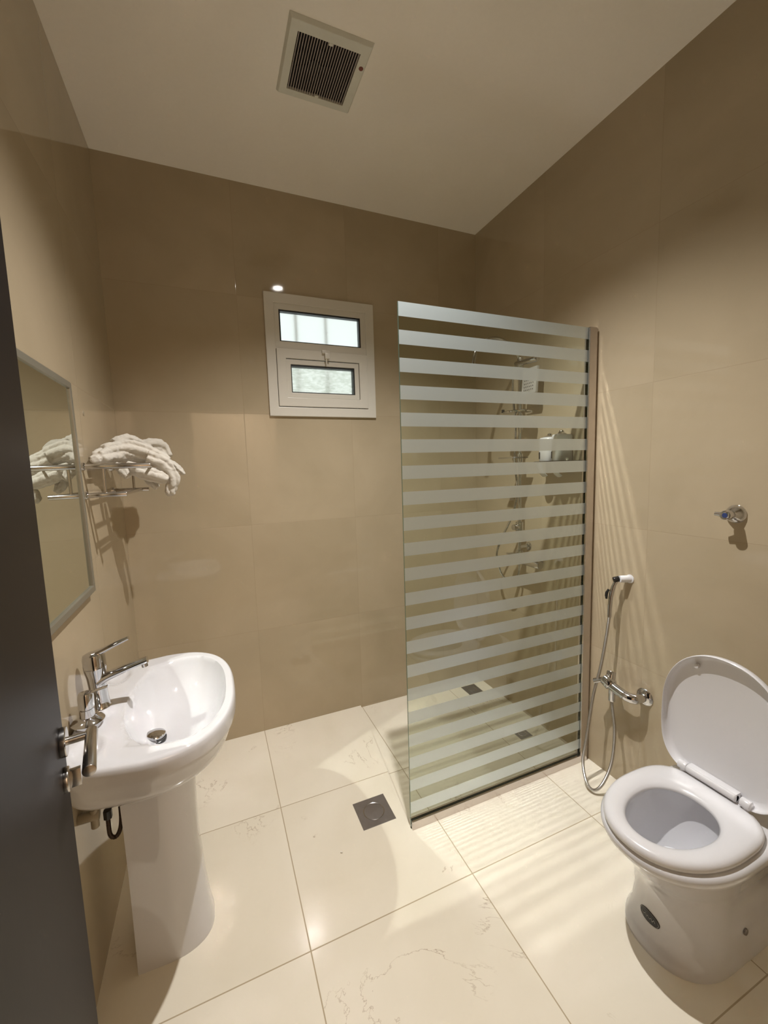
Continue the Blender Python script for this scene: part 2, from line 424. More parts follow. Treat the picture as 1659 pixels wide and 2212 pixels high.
lk = mesh_obj('lock_knob', *join(
    lathe_fixed((DXF, HYN, 0.925), (1, 0, 0), [(0, 0.023), (0.007, 0.023), (0.009, 0.021), (0.009, 0.008)], 28),
    box(DXF + 0.008, DXF + 0.026, HYN - 0.005, HYN + 0.005, 0.908, 0.942)), m_steel, dr, bevel=0.001)
for z_ in (0.25, 1.05, 1.85):
    mesh_obj('hinge', *cyl((DXF + 0.004, DY1 - 0.004, z_ - 0.05), (DXF + 0.004, DY1 - 0.004, z_ + 0.05), 0.007, 12), m_steel, dr)

dr.rotation_euler = (0, 0, AD)      # swung open: the free edge stands further left than the hinge

# ------------------------------------------------------------------ downlight and exhaust fan on the ceiling
dl = thing('downlight', (LX, LY, H), 'small round recessed ceiling downlight, lit', 'light')
mesh_obj('trim_ring', *lathe_fixed((LX, LY, H), (0, 0, -1), [(0, 0.060), (0.004, 0.059), (0.007, 0.054), (0.007, 0.048), (0.002, 0.046)], 40), m_plast, dl)

mesh_obj('lamp_face', *lathe_fixed((LX, LY, H), (0, 0, -1), [(0, 0.036), (0.003, 0.036)], 36), m_lamp, dl)
k = 0.983    # the fan front hangs a little below the ceiling
fx0, fx1, fy0, fy1 = 0.735, 1.028, -0.885, -0.586
fz = H - 0.013
fn = thing('exhaust_fan', ((fx0 + fx1) / 2, (fy0 + fy1) / 2, H), 'square off-white exhaust fan with a dusty slatted grille in the ceiling', 'fan')
def hframe(x0, x1, y0, y1, ix0, ix1, iy0, iy1, z0, z1, t0=0.008):
    V = []
    outer = [(x0, y0), (x1, y0), (x1, y1), (x0, y1)]; inner = [(ix0, iy0), (ix1, iy0), (ix1, iy1), (ix0, iy1)]
    cx_, cy_ = (x0 + x1) / 2, (y0 + y1) / 2
    def sh(p, d): return (p[0] + (d if p[0] < cx_ else -d), p[1] + (d if p[1] < cy_ else -d))
    V += [(*p, z1) for p in outer]; V += [(*sh(p, t0), z0) for p in outer]
    V += [(*p, z0) for p in inner]; V += [(*p, z1) for p in inner]
    F = []
    for i in range(4):
        j = (i + 1) % 4
        for a_ in (0, 4, 8): F.append((a_ + i, a_ + j, a_ + 4 + j, a_ + 4 + i))
        F.append((12 + i, 12 + j, j, i))
    return V, F
ix0, ix1, iy0, iy1 = 0.770, 0.990, -0.842, -0.621
mesh_obj('fan_cover', *hframe(fx0, fx1, fy0, fy1, ix0, ix1, iy0, iy1, fz, H), m_fan, fn, smooth=False, bevel=0.002)
mesh_obj('fan_housing', *join(box(ix0, ix1, iy0, iy1, H - 0.0015, H - 0.0005)), m_dust, fn, smooth=False)
gz = fz + 0.003
sl = []
NS = 24
for i in range(NS):
    xx = ix0 + (ix1 - ix0) * (i + 0.5) / NS
    sl.append(box(xx - 0.0012, xx + 0.0012, iy0, iy1, gz, gz + 0.004))
mesh_obj('grille', *join(*sl), m_slat, fn, smooth=False)
for yy in (iy0 + 0.004, iy1 - 0.004):
    mesh_obj('grille_tab', *box(0.877, 0.891, yy - 0.005, yy + 0.005, fz - 0.0005, fz + 0.006), m_fan, fn, smooth=False, bevel=0.001)
bl = []
for i in range(5):
    a = 2 * PI * i / 5
    p0 = Vector((0.850, -0.735, H - 0.0065)); u = Vector((math.cos(a), math.sin(a), 0)); w_ = Vector((-math.sin(a), math.cos(a), 0))
    q = [p0 + u * 0.02 - w_ * 0.008, p0 + u * 0.066 - w_ * 0.02, p0 + u * 0.068 + w_ * 0.018 + Vector((0, 0, 0.003)), p0 + u * 0.02 + w_ * 0.008 + Vector((0, 0, 0.003))]
    bl.append((q + [v + Vector((0, 0, 0.0015)) for v in q], [(0, 1, 2, 3), (7, 6, 5, 4), (0, 4, 5, 1), (1, 5, 6, 2), (2, 6, 7, 3), (3, 7, 4, 0)]))
bl.append(cyl((0.850, -0.735, H - 0.0088), (0.850, -0.735, H - 0.003), 0.024, 24))
mesh_obj('fan_blade', *join(*bl), m_dust, fn, smooth=False)
o = mesh_obj('indicator_dot', *lathe_fixed((1.008, -0.794, fz), (0, 0, -1), [(0, 0.0085), (0.0012, 0.008), (0.0018, 0.005)], 20), m_rust, fn)
o['label'] = 'small red-brown round dot'

# ------------------------------------------------------------------ mirror on the left wall
mi = thing('wall_mirror', (0.0, -0.98, 1.11), 'rectangular wall mirror in a satin steel frame above the washbasin', 'mirror')
def yframe(y0, y1, z0, z1, w, xb0, xb1, xt0, xt1):
    """frame lying against the left wall, leaning: depth x differs at bottom (b) and top (t)"""
    V = []
    for s in (0, 1):
        for (y, z) in ((y0, z0), (y1, z0), (y1, z1), (y0, z1), (y0 + w, z0 + w), (y1 - w, z0 + w), (y1 - w, z1 - w), (y0 + w, z1 - w)):
            t = (z - z0) / (z1 - z0)
            V.append(((xb0 if s == 0 else xb1) * (1 - t) + (xt0 if s == 0 else xt1) * t, y, z))
    F = []
    for i in range(4):
        j = (i + 1) % 4
        F += [(i, j, 4 + j, 4 + i), (8 + i, 12 + i, 12 + j, 8 + j), (i, 8 + i, 8 + j, j), (4 + i, 4 + j, 12 + j, 12 + i)]
    return V, F
MY0, MY1, MZ0, MZ1 = -1.24, -0.722, 1.112, 1.790
mesh_obj('mirror_frame', *yframe(MY0, MY1, MZ0, MZ1, 0.020, 0.002, 0.020, 0.002, 0.013), m_mframe, mi, smooth=False, bevel=0.002)
mesh_obj('mirror_glass', [(0.013, MY0 + .015, MZ0 + .015), (0.013, MY1 - .015, MZ0 + .015), (0.008, MY1 - .015, MZ1 - .015), (0.008, MY0 + .015, MZ1 - .015),
                          (0.006, MY0 + .02, MZ0 + .02), (0.006, MY1 - .02, MZ0 + .02), (0.003, MY1 - .02, MZ1 - .02), (0.003, MY0 + .02, MZ1 - .02)],
         [(0, 1, 2, 3), (7, 6, 5, 4), (0, 4, 5, 1), (1, 5, 6, 2), (2, 6, 7, 3), (3, 7, 4, 0)], m_mirror, mi, smooth=False)

# ------------------------------------------------------------------ towel rack and towel
rk = thing('towel_rack', (0.0, -0.43, 1.43), 'stainless steel tube towel rack on the left wall near the corner', 'rack')
YA, YB = -0.645, -0.205
for yy in (YA, YB):
    mesh_obj('rack_arm', *cyl((0.004, yy, 1.526), (0.204, yy, 1.526), 0.0095, 24, bev=0.001), m_steel, rk)
    mesh_obj('lower_arm', *cyl((0.004, yy, 1.427), (0.124 if yy == YA else 0.140, yy, 1.427), 0.0085, 24, bev=0.001), m_steel, rk)
    mesh_obj('upright', *cyl((0.060 if yy == YA else 0.082, yy, 1.43), (0.060 if yy == YA else 0.082, yy, 1.524), 0.005, 16), m_steel, rk)
    for zz in (1.526, 1.427):
        mesh_obj('wall_flange', *lathe_fixed((0, yy, zz), (1, 0, 0), [(0, 0.014), (0.006, 0.014), (0.008, 0.012)], 24), m_chrome, rk)
for xx in (0.035, 0.085, 0.135, 0.185):
    mesh_obj('shelf_rod', *cyl((xx, YA, 1.526), (xx, YB, 1.526), 0.005, 14), m_steel, rk)
mesh_obj('hanging_rail', *cyl((0.112, YA, 1.427), (0.112, YB, 1.427), 0.006, 14), m_steel, rk)

random.seed(4)
tw_parts = []
def lump(pts, rs, sx=1.0, sy=1.0):
    P = smooth_path(pts, 5); m_ = len(P)
    R = []
    for i in range(m_):
        t = i / (m_ - 1) * (len(rs) - 1); a = int(min(t, len(rs) - 2)); f_ = t - a
        R.append(rs[a] * (1 - f_) + rs[a + 1] * f_)
    # pleated section: the folds of the cloth run along the path and twist a little
    n_, k_, ph = 44, random.choice((4, 5, 5, 6)), random.uniform(0, 6.28)
    tw = random.uniform(-0.9, 0.9)
    V, F = tube(P, R, n_, True, sx, sy, up=(0, 0, 1))
    for i in range(m_):
        for j in range(n_):
            a = 2 * PI * j / n_
            q = abs(math.cos(0.5 * (k_ * a + ph + tw * i * 0.25)))
            f_ = 1.10 - 0.42 * (1 - q) ** 1.6
            V[i * n_ + j] = P[i] + (V[i * n_ + j] - P[i]) * f_
    tw_parts.append((V, F))
# folds heaped between the arms, one end hanging over the front
lump([(0.030, -0.56, 1.560), (0.06, -0.44, 1.572), (0.12, -0.36, 1.568), (0.20, -0.33, 1.553)], [0.022, 0.038, 0.036, 0.020])
lump([(0.040, -0.50, 1.588), (0.10, -0.43, 1.600), (0.17, -0.40, 1.580), (0.245, -0.40, 1.545)], [0.018, 0.034, 0.032, 0.018])
lump([(0.055, -0.42, 1.625), (0.10, -0.38, 1.632), (0.14, -0.33, 1.612), (0.19, -0.29, 1.586)], [0.012, 0.024, 0.026, 0.016])
lump([(0.10, -0.30, 1.610), (0.165, -0.27, 1.622), (0.212, -0.24, 1.612), (0.235, -0.25, 1.570)], [0.018, 0.027, 0.028, 0.018])
lump([(0.08, -0.33, 1.560), (0.16, -0.28, 1.570), (0.22, -0.27, 1.555)], [0.03, 0.038, 0.025])
lump([(0.17, -0.42, 1.565), (0.225, -0.42, 1.535), (0.252, -0.41, 1.485), (0.245, -0.40, 1.425), (0.247, -0.40, 1.405)], [0.028, 0.028, 0.024, 0.020, 0.012])
lump([(0.20, -0.36, 1.555), (0.250, -0.35, 1.530), (0.285, -0.35, 1.500), (0.300, -0.35, 1.488)], [0.022, 0.02, 0.013, 0.005])
lump([(0.10, -0.46, 1.535), (0.15, -0.46, 1.505), (0.20, -0.44, 1.485), (0.235, -0.43, 1.47)], [0.016, 0.024, 0.024, 0.014])
lump([(0.07, -0.50, 1.535), (0.095, -0.50, 1.51), (0.11, -0.50, 1.485)], [0.014, 0.018, 0.010])
lump([(0.15, -0.35, 1.53), (0.165, -0.34, 1.47), (0.19, -0.34, 1.435)], [0.02, 0.022, 0.012])
lump([(0.028, -0.60, 1.552), (0.03, -0.48, 1.556), (0.04, -0.36, 1.556)], [0.012, 0.022, 0.02])
tv, tf = join(*tw_parts)
tw = mesh_obj('towel', tv, tf, m_towel, None, origin=(0.12, -0.42, 1.536))
tag(tw, 'crumpled white towel heaped on the steel rack, one end hanging over the front', 'towel')
md = tw.modifiers.new('r', 'REMESH'); md.mode = 'VOXEL'; md.voxel_size = 0.0030; md.use_smooth_shade = True
tx = bpy.data.textures.new('folds', 'CLOUDS'); tx.noise_scale = 0.05; tx.noise_depth = 2
md = tw.modifiers.new('d', 'DISPLACE'); md.texture = tx; md.strength = 0.016; md.mid_level = 0.5; md.texture_coords = 'LOCAL'
tx2 = bpy.data.textures.new('creases', 'MARBLE'); tx2.noise_scale = 0.055; tx2.turbulence = 6.0; tx2.marble_type = 'SHARP'
md = tw.modifiers.new('d2', 'DISPLACE'); md.texture = tx2; md.strength = 0.0035; md.mid_level = 0.5; md.texture_coords = 'LOCAL'
tx3 = bpy.data.textures.new('small_creases', 'MUSGRAVE'); tx3.noise_scale = 0.022; tx3.musgrave_type = 'RIDGED_MULTIFRACTAL'
md = tw.modifiers.new('d3', 'DISPLACE'); md.texture = tx3; md.strength = 0.002; md.mid_level = 0.6; md.texture_coords = 'LOCAL'
md = tw.modifiers.new('s', 'SMOOTH'); md.factor = 0.5; md.iterations = 1

# ------------------------------------------------------------------ pedestal washbasin
YC = -0.937
bs = thing('pedestal_washbasin', (0.0, YC, 0), 'white ceramic pedestal washbasin on the left wall beside the open door', 'washbasin')
NA = 96
def basin_outline(s=1.0, grow=0.0, tipx=0.428, hw=0.325):
    """D-shaped plan starting and ending at the wall; closed loop"""
    P = []
    # straight back edge then rounded front, as one closed loop of NA points
    for i in range(NA):
        a = 2 * PI * i / NA
        c_, s_ = math.cos(a), math.sin(a)
        # superellipse centred at x=0.20
        n_ = 2.5 if c_ > 0 else 5.0
        rx = (tipx - 0.20) if c_ > 0 else 0.198
        x = 0.20 + rx * (abs(c_) ** (2 / n_)) * (1 if c_ > 0 else -1)
        yy = hw * (abs(s_) ** (2 / n_)) * (1 if s_ > 0 else -1)
        yy *= 1.0 - 0.10 * max(0, (0.20 - x) / 0.198)
        P.append((x, yy))
    return P
base_o = basin_outline()
def ring(P, z, sx=1.0, sy=1.0, x0=0.0, inset=0.0):
    out = []
    for (x, y) in P:
        dx, dy = x - 0.2, y
        L_ = math.hypot(dx, dy)
        xx = 0.2 + dx * (1 - inset / L_) * 1.0; yy = dy * (1 - inset / L_)
        xx = x0 + (xx - x0) * sx
        out.append((max(xx, 0.002), YC + yy * sy, z))
    return out
def bowl_z(x, y):
    dx = (x - 0.268); dy = (y - YC)
    ax = 0.132 if dx > 0 else 0.148
    n_ = 2.35
    d = (abs(dx / ax) ** n_ + abs(dy / 0.262) ** n_) ** (1 / n_)
    z = 0.802
    if d < 1: 
        z -= 0.130 * (1 - d ** 3.4) ** 0.9
        # the floor falls to the waste
        z -= 0.012 * max(0, 1 - math.hypot(x - 0.188, y + 0.955) / 0.13)
    # soap ledges moulded in the deck
    for yc_ in (YC - 0.205, YC + 0.205):
        e = ((x - 0.062) / 0.034) ** 2 + ((y - yc_) / 0.060) ** 2
        if e < 1: z -= 0.010 * (1 - e ** 2)
    # raised tap platform
    e = (abs((x - 0.062) / 0.05)) ** 4 + (abs((y - YC) / 0.085)) ** 4
    z += 0.004 / (1 + e ** 2)
    return z
rings = []
for z, sx, sy, ins in ((0.652, 0.62, 0.55, 0), (0.656, 0.78, 0.74, 0), (0.668, 0.86, 0.84, 0), (0.684, 0.91, 0.905, 0), (0.694, 0.935, 0.94, 0), (0.704, 0.95, 0.96, 0), (0.72, 0.965, 0.975, 0), (0.745, 0.985, 0.99, 0), (0.752, 0.998, 0.999, 0), (0.76, 1, 1, 0), (0.782, 1, 1, 0), (0.793, 1, 1, 0.0015), (0.799, 1, 1, 0.005)):
    rings.append(ring(base_o, z, sx, sy, 0.0, ins))
cxb, cyb = 0.225, YC
top = rings[-1]; NR = 46
for i in range(1, NR):
    t = 1 - i / NR; t = t ** 0.85
    rr = []
    for (x, y, z) in top:
        X = cxb + (x - cxb) * t; Y = cyb + (y - cyb) * t
        rr.append((X, Y, bowl_z(X, Y)))
    rings.append(rr)
bv, bf = loft(rings)
basin = mesh_obj('basin', bv, bf, m_cer, bs, sharp=60)
# pedestal: D-shaped column, slightly waisted, flaring at the foot
pr = []
for z, xt, hw_, xb in ((0.0, 0.312, 0.108, 0.098), (0.012, 0.312, 0.108, 0.098), (0.06, 0.303, 0.104, 0.098), (0.18, 0.293, 0.100, 0.098), (0.32, 0.284, 0.099, 0.098), (0.46, 0.286, 0.103, 0.098), (0.56, 0.292, 0.110, 0.098), (0.66, 0.300, 0.120, 0.098)):
    rr = []
    for i in range(48):
        a = PI * i / 47 - PI / 2
        xx = 0.185 + (xt - 0.185) * math.cos(a) ** 0.9 if abs(math.cos(a)) > 1e-6 else 0.185
        yy = hw_ * (abs(math.sin(a)) ** 0.75) * (1 if math.sin(a) > 0 else -1)
        rr.append((xx, YC - 0.006 + yy, z))
    rr.append((xb, YC - 0.006 + hw_ * 0.97, z)); rr.append((xb, YC - 0.006 - hw_ * 0.97, z))
    pr.append(rr)
mesh_obj('pedestal', *loft(pr), m_cer, bs, sharp=50)
dz = bowl_z(0.188, -0.955)
o = mesh_obj('drain_ring', *lathe_fixed((0.188, -0.955, dz - 0.004), (0, 0, 1), [(0, 0.030), (0.006, 0.0305), (0.007, 0.029), (0.004, 0.022)], 36), m_blackpl, bs)
o = mesh_obj('drain_plug', *lathe_fixed((0.188, -0.955, dz + 0.006), (0.12, 0.0, 1), [(0, 0.008), (0.006, 0.010), (0.0065, 0.0275), (0.010, 0.0285), (0.013, 0.0265), (0.015, 0.018), (0.0155, 0.006)], 36), m_chrome, bs)
o['label'] = 'chrome pop-up waste plug'

# ------------------------------------------------------------------ basin mixer
fc = thing('basin_mixer_tap', (0.050, YC + 0.004, 0.805), 'chrome single-lever mixer tap on the washbasin deck', 'tap')
fy = YC + 0.004
mesh_obj('tap_body', *lathe_fixed((0.050, fy, 0.803), (-0.03, 0, 1), [(0, 0.0285), (0.004, 0.029), (0.008, 0.026), (0.03, 0.0245), (0.07, 0.0225), (0.10, 0.0245), (0.122, 0.0285), (0.128, 0.029), (0.129, 0.0275), (0.131, 0.029), (0.158, 0.029), (0.168, 0.0265), (0.172, 0.018)], 40), m_chrome, fc)
sp = smooth_path([(0.052, fy, 0.886), (0.075, fy, 0.897), (0.105, fy, 0.906), (0.145, fy, 0.917), (0.182, fy, 0.926)], 5)
spt = mesh_obj('spout', *tube(sp, [0.024 - 0.009 * i / (len(sp) - 1) for i in range(len(sp))], 20, True, 1.05, 0.62, up=(0, 0, 1)), m_chrome, fc)
mesh_obj('aerator', *cyl((0.172, fy, 0.920), (0.174, fy, 0.905), 0.009, 20), m_chrome, spt)
hp = smooth_path([(0.046, fy, 0.970), (0.068, fy, 0.977), (0.098, fy, 0.989), (0.138, fy, 1.004)], 5)
mesh_obj('lever', *tube(hp, [0.019 - 0.008 * i / (len(hp) - 1) for i in range(len(hp))], 18, True, 0.95, 0.5, up=(0, 0, 1)), m_chrome, fc)

# second small tap beside it
tx_, ty_ = 0.0415, -1.03
t2 = thing('deck_tap', (tx_, ty_, 0.80), 'small chrome tap with a wide round flange left of the mixer tap', 'tap')
mesh_obj('flange', *lathe_fixed((tx_, ty_, 0.800), (0, 0, 1), [(0, 0.030), (0.016, 0.030), (0.017, 0.039), (0.020, 0.040), (0.025, 0.036), (0.031, 0.024), (0.034, 0.019)], 40), m_chrome, t2)
mesh_obj('tap_body', *lathe_fixed((tx_, ty_, 0.830), (0, 0, 1), [(0, 0.018), (0.026, 0.018), (0.027, 0.0155), (0.030, 0.0155), (0.031, 0.019), (0.062, 0.019), (0.071, 0.016), (0.074, 0.009)], 32), m_chrome, t2)
mesh_obj('lever', *tube(smooth_path([(tx_, ty_, 0.892), (tx_ + 0.027, ty_ - 0.002, 0.904), (tx_ + 0.056, ty_ - 0.004, 0.910)], 4), 0.006, 12, True, 1.2, 0.5, up=(0, 0, 1)), m_chrome, t2)

# plumbing below the basin
pb = thing('basin_supply_hose', (0.05, -1.02, 0.45), 'dark flexible supply hose looping below the washbasin', 'hose')
mesh_obj('flexible_pipe', *hose([(0.055, -1.00, 0.510), (0.054, -1.00, 0.475), (0.056, -1.00, 0.438), (0.070, -0.998, 0.428), (0.084, -1.00, 0.46), (0.088, -1.00, 0.52), (0.085, -1.00, 0.648)], 0.0062, n=12), m_brown, pb)
mesh_obj('hose_nut', *tube([(0.055, -1.00, 0.495), (0.055, -1.00, 0.520)], 0.0115, 6), m_blackpl, pb)
tr_ = thing('waste_trap', (0.03, -1.0, 0.55), 'greyish wall valve and waste pipe under the washbasin', 'pipe')
mesh_obj('pipe', *cyl((0.0, -1.0, 0.545), (0.094, -0.988, 0.560), 0.021, 24, bev=0.002), m_grime, tr_)
mesh_obj('wall_flange', *lathe_fixed((0.0, -1.0, 0.545), (1, 0, 0), [(0, 0.034), (0.006, 0.034), (0.010, 0.026)], 28), m_grime, tr_)
mesh_obj('valve_body', *join(cyl((0.0, -1.055, 0.555), (0.050, -1.055, 0.555), 0.013, 18, bev=0.001), cyl((0.038, -1.055, 0.575), (0.038, -1.055, 0.520), 0.010, 18, bev=0.001)), m_grime, tr_)

# ------------------------------------------------------------------ floor drains
def drain(cx_, cy_, s, rot, z, label, r, grp):
    d_ = thing('floor_drain', (cx_, cy_, z), label, 'drain')
    h = s / 2
    c_, s_ = math.cos(rot), math.sin(rot)
    P = [(cx_ + c_ * a - s_ * b_, cy_ + s_ * a + c_ * b_) for a, b_ in ((-h, -h), (h, -h), (h, h), (-h, h))]
    mesh_obj('drain_plate', *prism(P, z - 0.004, z + 0.0012), m_drain, d_, smooth=False, bevel=0.0006)
    mesh_obj('drain_rim', *lathe_fixed((cx_, cy_, z), (0, 0, 1), [(0, r), (0.0022, r), (0.0030, r - 0.0012), (0.0022, r - 0.0028), (0.0002, r - 0.0028)], 48), m_steel, d_)
    mesh_obj('drain_lid', *lathe_fixed((cx_, cy_, z), (0, 0, 1), [(0, r - 0.003), (0.0022, r - 0.003), (0.0024, r - 0.004)], 48), m_drain, d_)
drain(0.958, -0.7885, 0.1475, 0.0, 0.0, 'square steel floor drain with a round lid in front of the shower step', 0.046, None)
drain(1.928, -0.125, 0.105, 0.0, SZ, 'small square floor drain in the far corner of the shower', 0.030, None)
drain(1.912, -0.632, 0.080, 0.0, SZ, 'small square floor drain near the right wall behind the striped glass', 0.024, None)

# ------------------------------------------------------------------ shower screen
GX0, GX1, GY0, GY1, GZ1 = 1.067, 2.030, -0.935, -0.927, 2.0872
ss = thing('shower_screen', (GX0, -0.93, 0), 'fixed glass shower screen with horizontal frosted stripes', 'shower screen')
gp = mesh_obj('glass_panel', *box(GX0, GX1, GY0, GY1, 0.010, GZ1), [m_screen, m_glass, m_edge], ss, smooth=False)
for p in gp.data.polygons:      # film on the room face, bare glass behind, green ground edges
    p.material_index = 0 if p.normal.y < -0.5 else (1 if p.normal.y > 0.5 else 2)
mesh_obj('wall_post', *join(box(2.004, 2.047, -0.946, -0.9375, 0.0, 2.088), box(2.004, 2.047, -0.9245, -0.916, 0.0, 2.088), box(2.034, W - 0.0006, -0.9375, -0.9245, 0.0, 2.088)), m_alu, ss, smooth=False, bevel=0.0015)
mesh_obj('bottom_channel', *join(box(GX0 + 0.002, 2.0035, -0.946, -0.9365, 0.0, 0.036), box(GX0 + 0.002, 2.0035, -0.9255, -0.917, SZ, 0.036)), m_alu, ss, smooth=False, bevel=0.001)

# ------------------------------------------------------------------ shower column on the right wall
RX, RY = 1.995, -0.505
sh = thing('shower_column', (W, RY, 0.9), 'chrome shower column with arched arm and hand shower behind the striped glass', 'shower')
arc = [(RX, RY, 0.99), (RX, RY, 1.6), (RX, RY, 2.02)]
ap = [Vector((RX, RY, z)) for z in (0.99, 1.5, 2.00)] + smooth_path([(RX, RY, 2.02), (RX - 0.012, RY, 2.065), (RX - 0.05, RY, 2.115), (RX - 0.15, RY, 2.15), (RX - 0.245, RY, 2.125), (RX - 0.29, RY, 2.075), (RX - 0.302, RY, 2.02), (RX - 0.304, RY, 1.985)], 6)
mesh_obj('riser_pipe', *tube(ap, 0.0095, 16), m_chrome, sh)
hd_ = mesh_obj('spray_outlet', *lathe_fixed((RX - 0.304, RY, 1.995), (0, 0, -1), [(0, 0.012), (0.010, 0.014), (0.016, 0.021), (0.024, 0.022), (0.0255, 0.020)], 32), m_chrome, sh)
for z_ in (1.02, 1.98):
    mesh_obj('wall_bracket', *join(cyl((W, RY, z_), (RX, RY, z_), 0.009, 16), lathe_fixed((W, RY, z_), (-1, 0, 0), [(0, 0.022), (0.005, 0.022), (0.008, 0.016)], 24)), m_chrome, sh)
hs = mesh_obj('hand_shower_holder', *join(cyl((RX - 0.004, RY + 0.03, 2.036), (RX - 0.012, RY - 0.142, 2.022), 0.0135, 22, bev=0.002), cyl((RX, RY, 2.06), (RX, RY, 2.005), 0.018, 22, bev=0.002)), m_chrome, sh)
# square hand shower facing the room
hv = [(RX - 0.020, RY - 0.030, 1.855), (RX - 0.024, RY - 0.140, 1.855), (RX - 0.014, RY - 0.140, 1.990), (RX - 0.010, RY - 0.030, 1.990)]
mesh_obj('hand_shower', hv + [(x + 0.018, y, z) for x, y, z in hv], [(0, 1, 2, 3), (7, 6, 5, 4), (0, 4, 5, 1), (1, 5, 6, 2), (2, 6, 7, 3), (3, 7, 4, 0)], m_greypl, sh, bevel=0.004)
nz = []
for i in range(6):
    for j in range(5):
        u_, v_ = (i + 0.8) / 6.6, (j + 0.7) / 5.6 * 0.62 + 0.02
        px_ = RX - 0.0205 - 0.003 * u_ + 0.012 * v_; py_ = RY - 0.042 - 0.086 * u_; pz_ = 1.862 + 0.150 * v_
        nz.append(lathe_fixed((px_, py_, pz_), (-1, 0, 0.08), [(-0.002, 0.0030), (0.0012, 0.0028)], 8))
o = mesh_obj('nozzle', *join(*nz), m_drain, sh); o['label'] = 'grid of small dark spray nozzles'
sd = mesh_obj('round_tray', *lathe_fixed((RX - 0.055, RY - 0.045, 1.757), (0, 0, 1), [(0, 0.068), (0.003, 0.076), (0.010, 0.077), (0.013, 0.073), (0.013, 0.02)], 40), m_chrome, sh)
mesh_obj('tray_knob', *cyl((RX - 0.10, RY + 0.02, 1.768), (RX - 0.10, RY + 0.02, 1.785), 0.008, 12), m_blackpl, sh)
mesh_obj('soap_dish', *join(box(RX - 0.115, RX - 0.012, RY - 0.080, RY + 0.040, 1.520, 1.528), cyl((RX, RY, 1.500), (RX, RY, 1.548), 0.017, 20, bev=0.002)), m_chrome, sh, bevel=0.002)
mx_ = mesh_obj('mixer_body', *join(cyl((RX, RY, 0.935), (RX, RY, 1.00), 0.021, 24, bev=0.002), cyl((RX, RY + 0.08, 0.945), (RX, RY - 0.165, 0.945), 0.021, 26, bev=0.003),
         cyl((W, RY + 0.06, 0.945), (RX, RY + 0.06, 0.945), 0.014, 18), cyl((W, RY - 0.085, 0.945), (RX, RY - 0.085, 0.945), 0.014, 18),
         lathe_fixed((W, RY + 0.06, 0.945), (-1, 0, 0), [(0, 0.030), (0.006, 0.030), (0.012, 0.018)], 28), lathe_fixed((W, RY - 0.085, 0.945), (-1, 0, 0), [(0, 0.030), (0.006, 0.030), (0.012, 0.018)], 28)), m_chrome, sh)
mesh_obj('mixer_lever', *tube(smooth_path([(RX, RY, 0.965), (RX - 0.03, RY, 0.985), (RX - 0.085, RY, 0.990)], 4), 0.009, 14, True, 1.2, 0.6, up=(0, 0, 1)), m_chrome, sh)
mesh_obj('diverter', *join(cyl((RX, RY, 1.105), (RX, RY, 1.165), 0.021, 24, bev=0.002), cyl((RX, RY, 1.135), (RX - 0.045, RY, 1.135), 0.016, 20, bev=0.002), cyl((RX, RY, 1.055), (RX, RY, 1.075), 0.016, 20, bev=0.002)), m_chrome, sh)
mesh_obj('shower_hose', *hose([(RX - 0.02, RY + 0.025, 2.02), (RX - 0.028, RY + 0.03, 1.90), (RX - 0.022, RY + 0.012, 1.70), (RX - 0.026, RY + 0.012, 1.50), (RX - 0.035, RY - 0.02, 1.36), (RX - 0.035, RY + 0.01, 1.22),
     (RX - 0.04, RY + 0.09, 1.08), (RX - 0.04, RY + 0.15, 0.96), (RX - 0.035, RY + 0.12, 0.85), (RX - 0.02, RY + 0.05, 0.80), (RX, RY + 0.01, 0.85), (RX, RY, 0.94)], 0.0068, n=8), m_chrome, sh)

# ------------------------------------------------------------------ shelf with two dispensers
shf = thing('shower_shelf', (W, -0.78, 1.495), 'thin dark shelf with a chrome knob on the right shower wall', 'shelf')
mesh_obj('shelf_board', *box(1.945, W - 0.0005, -0.890, -0.668, 1.4945, 1.4995), m_blackpl, shf, smooth=False, bevel=0.001)
for yy in (-0.70, -0.795):
    mesh_obj('shelf_hook', *tube(smooth_path([(1.95, yy, 1.492), (1.955, yy - 0.002, 1.47), (1.965, yy - 0.004, 1.44), (1.985, yy - 0.004, 1.425)], 4), 0.010, 12, True, 1.7, 0.7, up=(-1, 0, 0)), m_plast, shf)
mesh_obj('shelf_knob', *lathe_fixed((1.945, -0.884, 1.499), (0, 0, 1), [(0, 0.004), (0.003, 0.008), (0.008, 0.010), (0.013, 0.008), (0.016, 0.003)], 20), m_chrome, shf)
def disp(y0, y1, top_, label, loc):
    d_ = thing('soap_dispenser', loc, label, 'dispenser', None)
    yc_ = (y0 + y1) / 2; hw_ = (y1 - y0) / 2
    rr = []
    for z, s in ((1.500, 0.96), (1.503, 1.0), (1.58, 1.0), (top_ - 0.012, 1.0), (top_ - 0.003, 0.96), (top_, 0.88)):
        rr.append([(2.010 - 0.052 * s * abs(math.cos(a)) ** 0.6 * (1 if math.cos(a) > 0 else -1), yc_ + hw_ * s * abs(math.sin(a)) ** 0.6 * (1 if math.sin(a) > 0 else -1), z) for a in [2 * PI * i / 40 for i in range(40)]])
    mesh_obj('container', *loft(rr), m_plast, d_, sharp=50)
    mesh_obj('chrome_cap', *lathe_fixed((2.005, yc_, top_ - 0.001), (0, 0, 1), [(0, hw_ * 0.80), (0.004, hw_ * 0.84), (0.008, hw_ * 0.6), (0.014, 0.012), (0.020, 0.010), (0.023, 0.005)], 28), m_chrome, d_)
    mesh_obj('level_window', *box(1.9570, 1.9600, yc_ + hw_ * 0.42, yc_ + hw_ * 0.60, 1.512, 1.546), m_blackpl, d_, smooth=False)
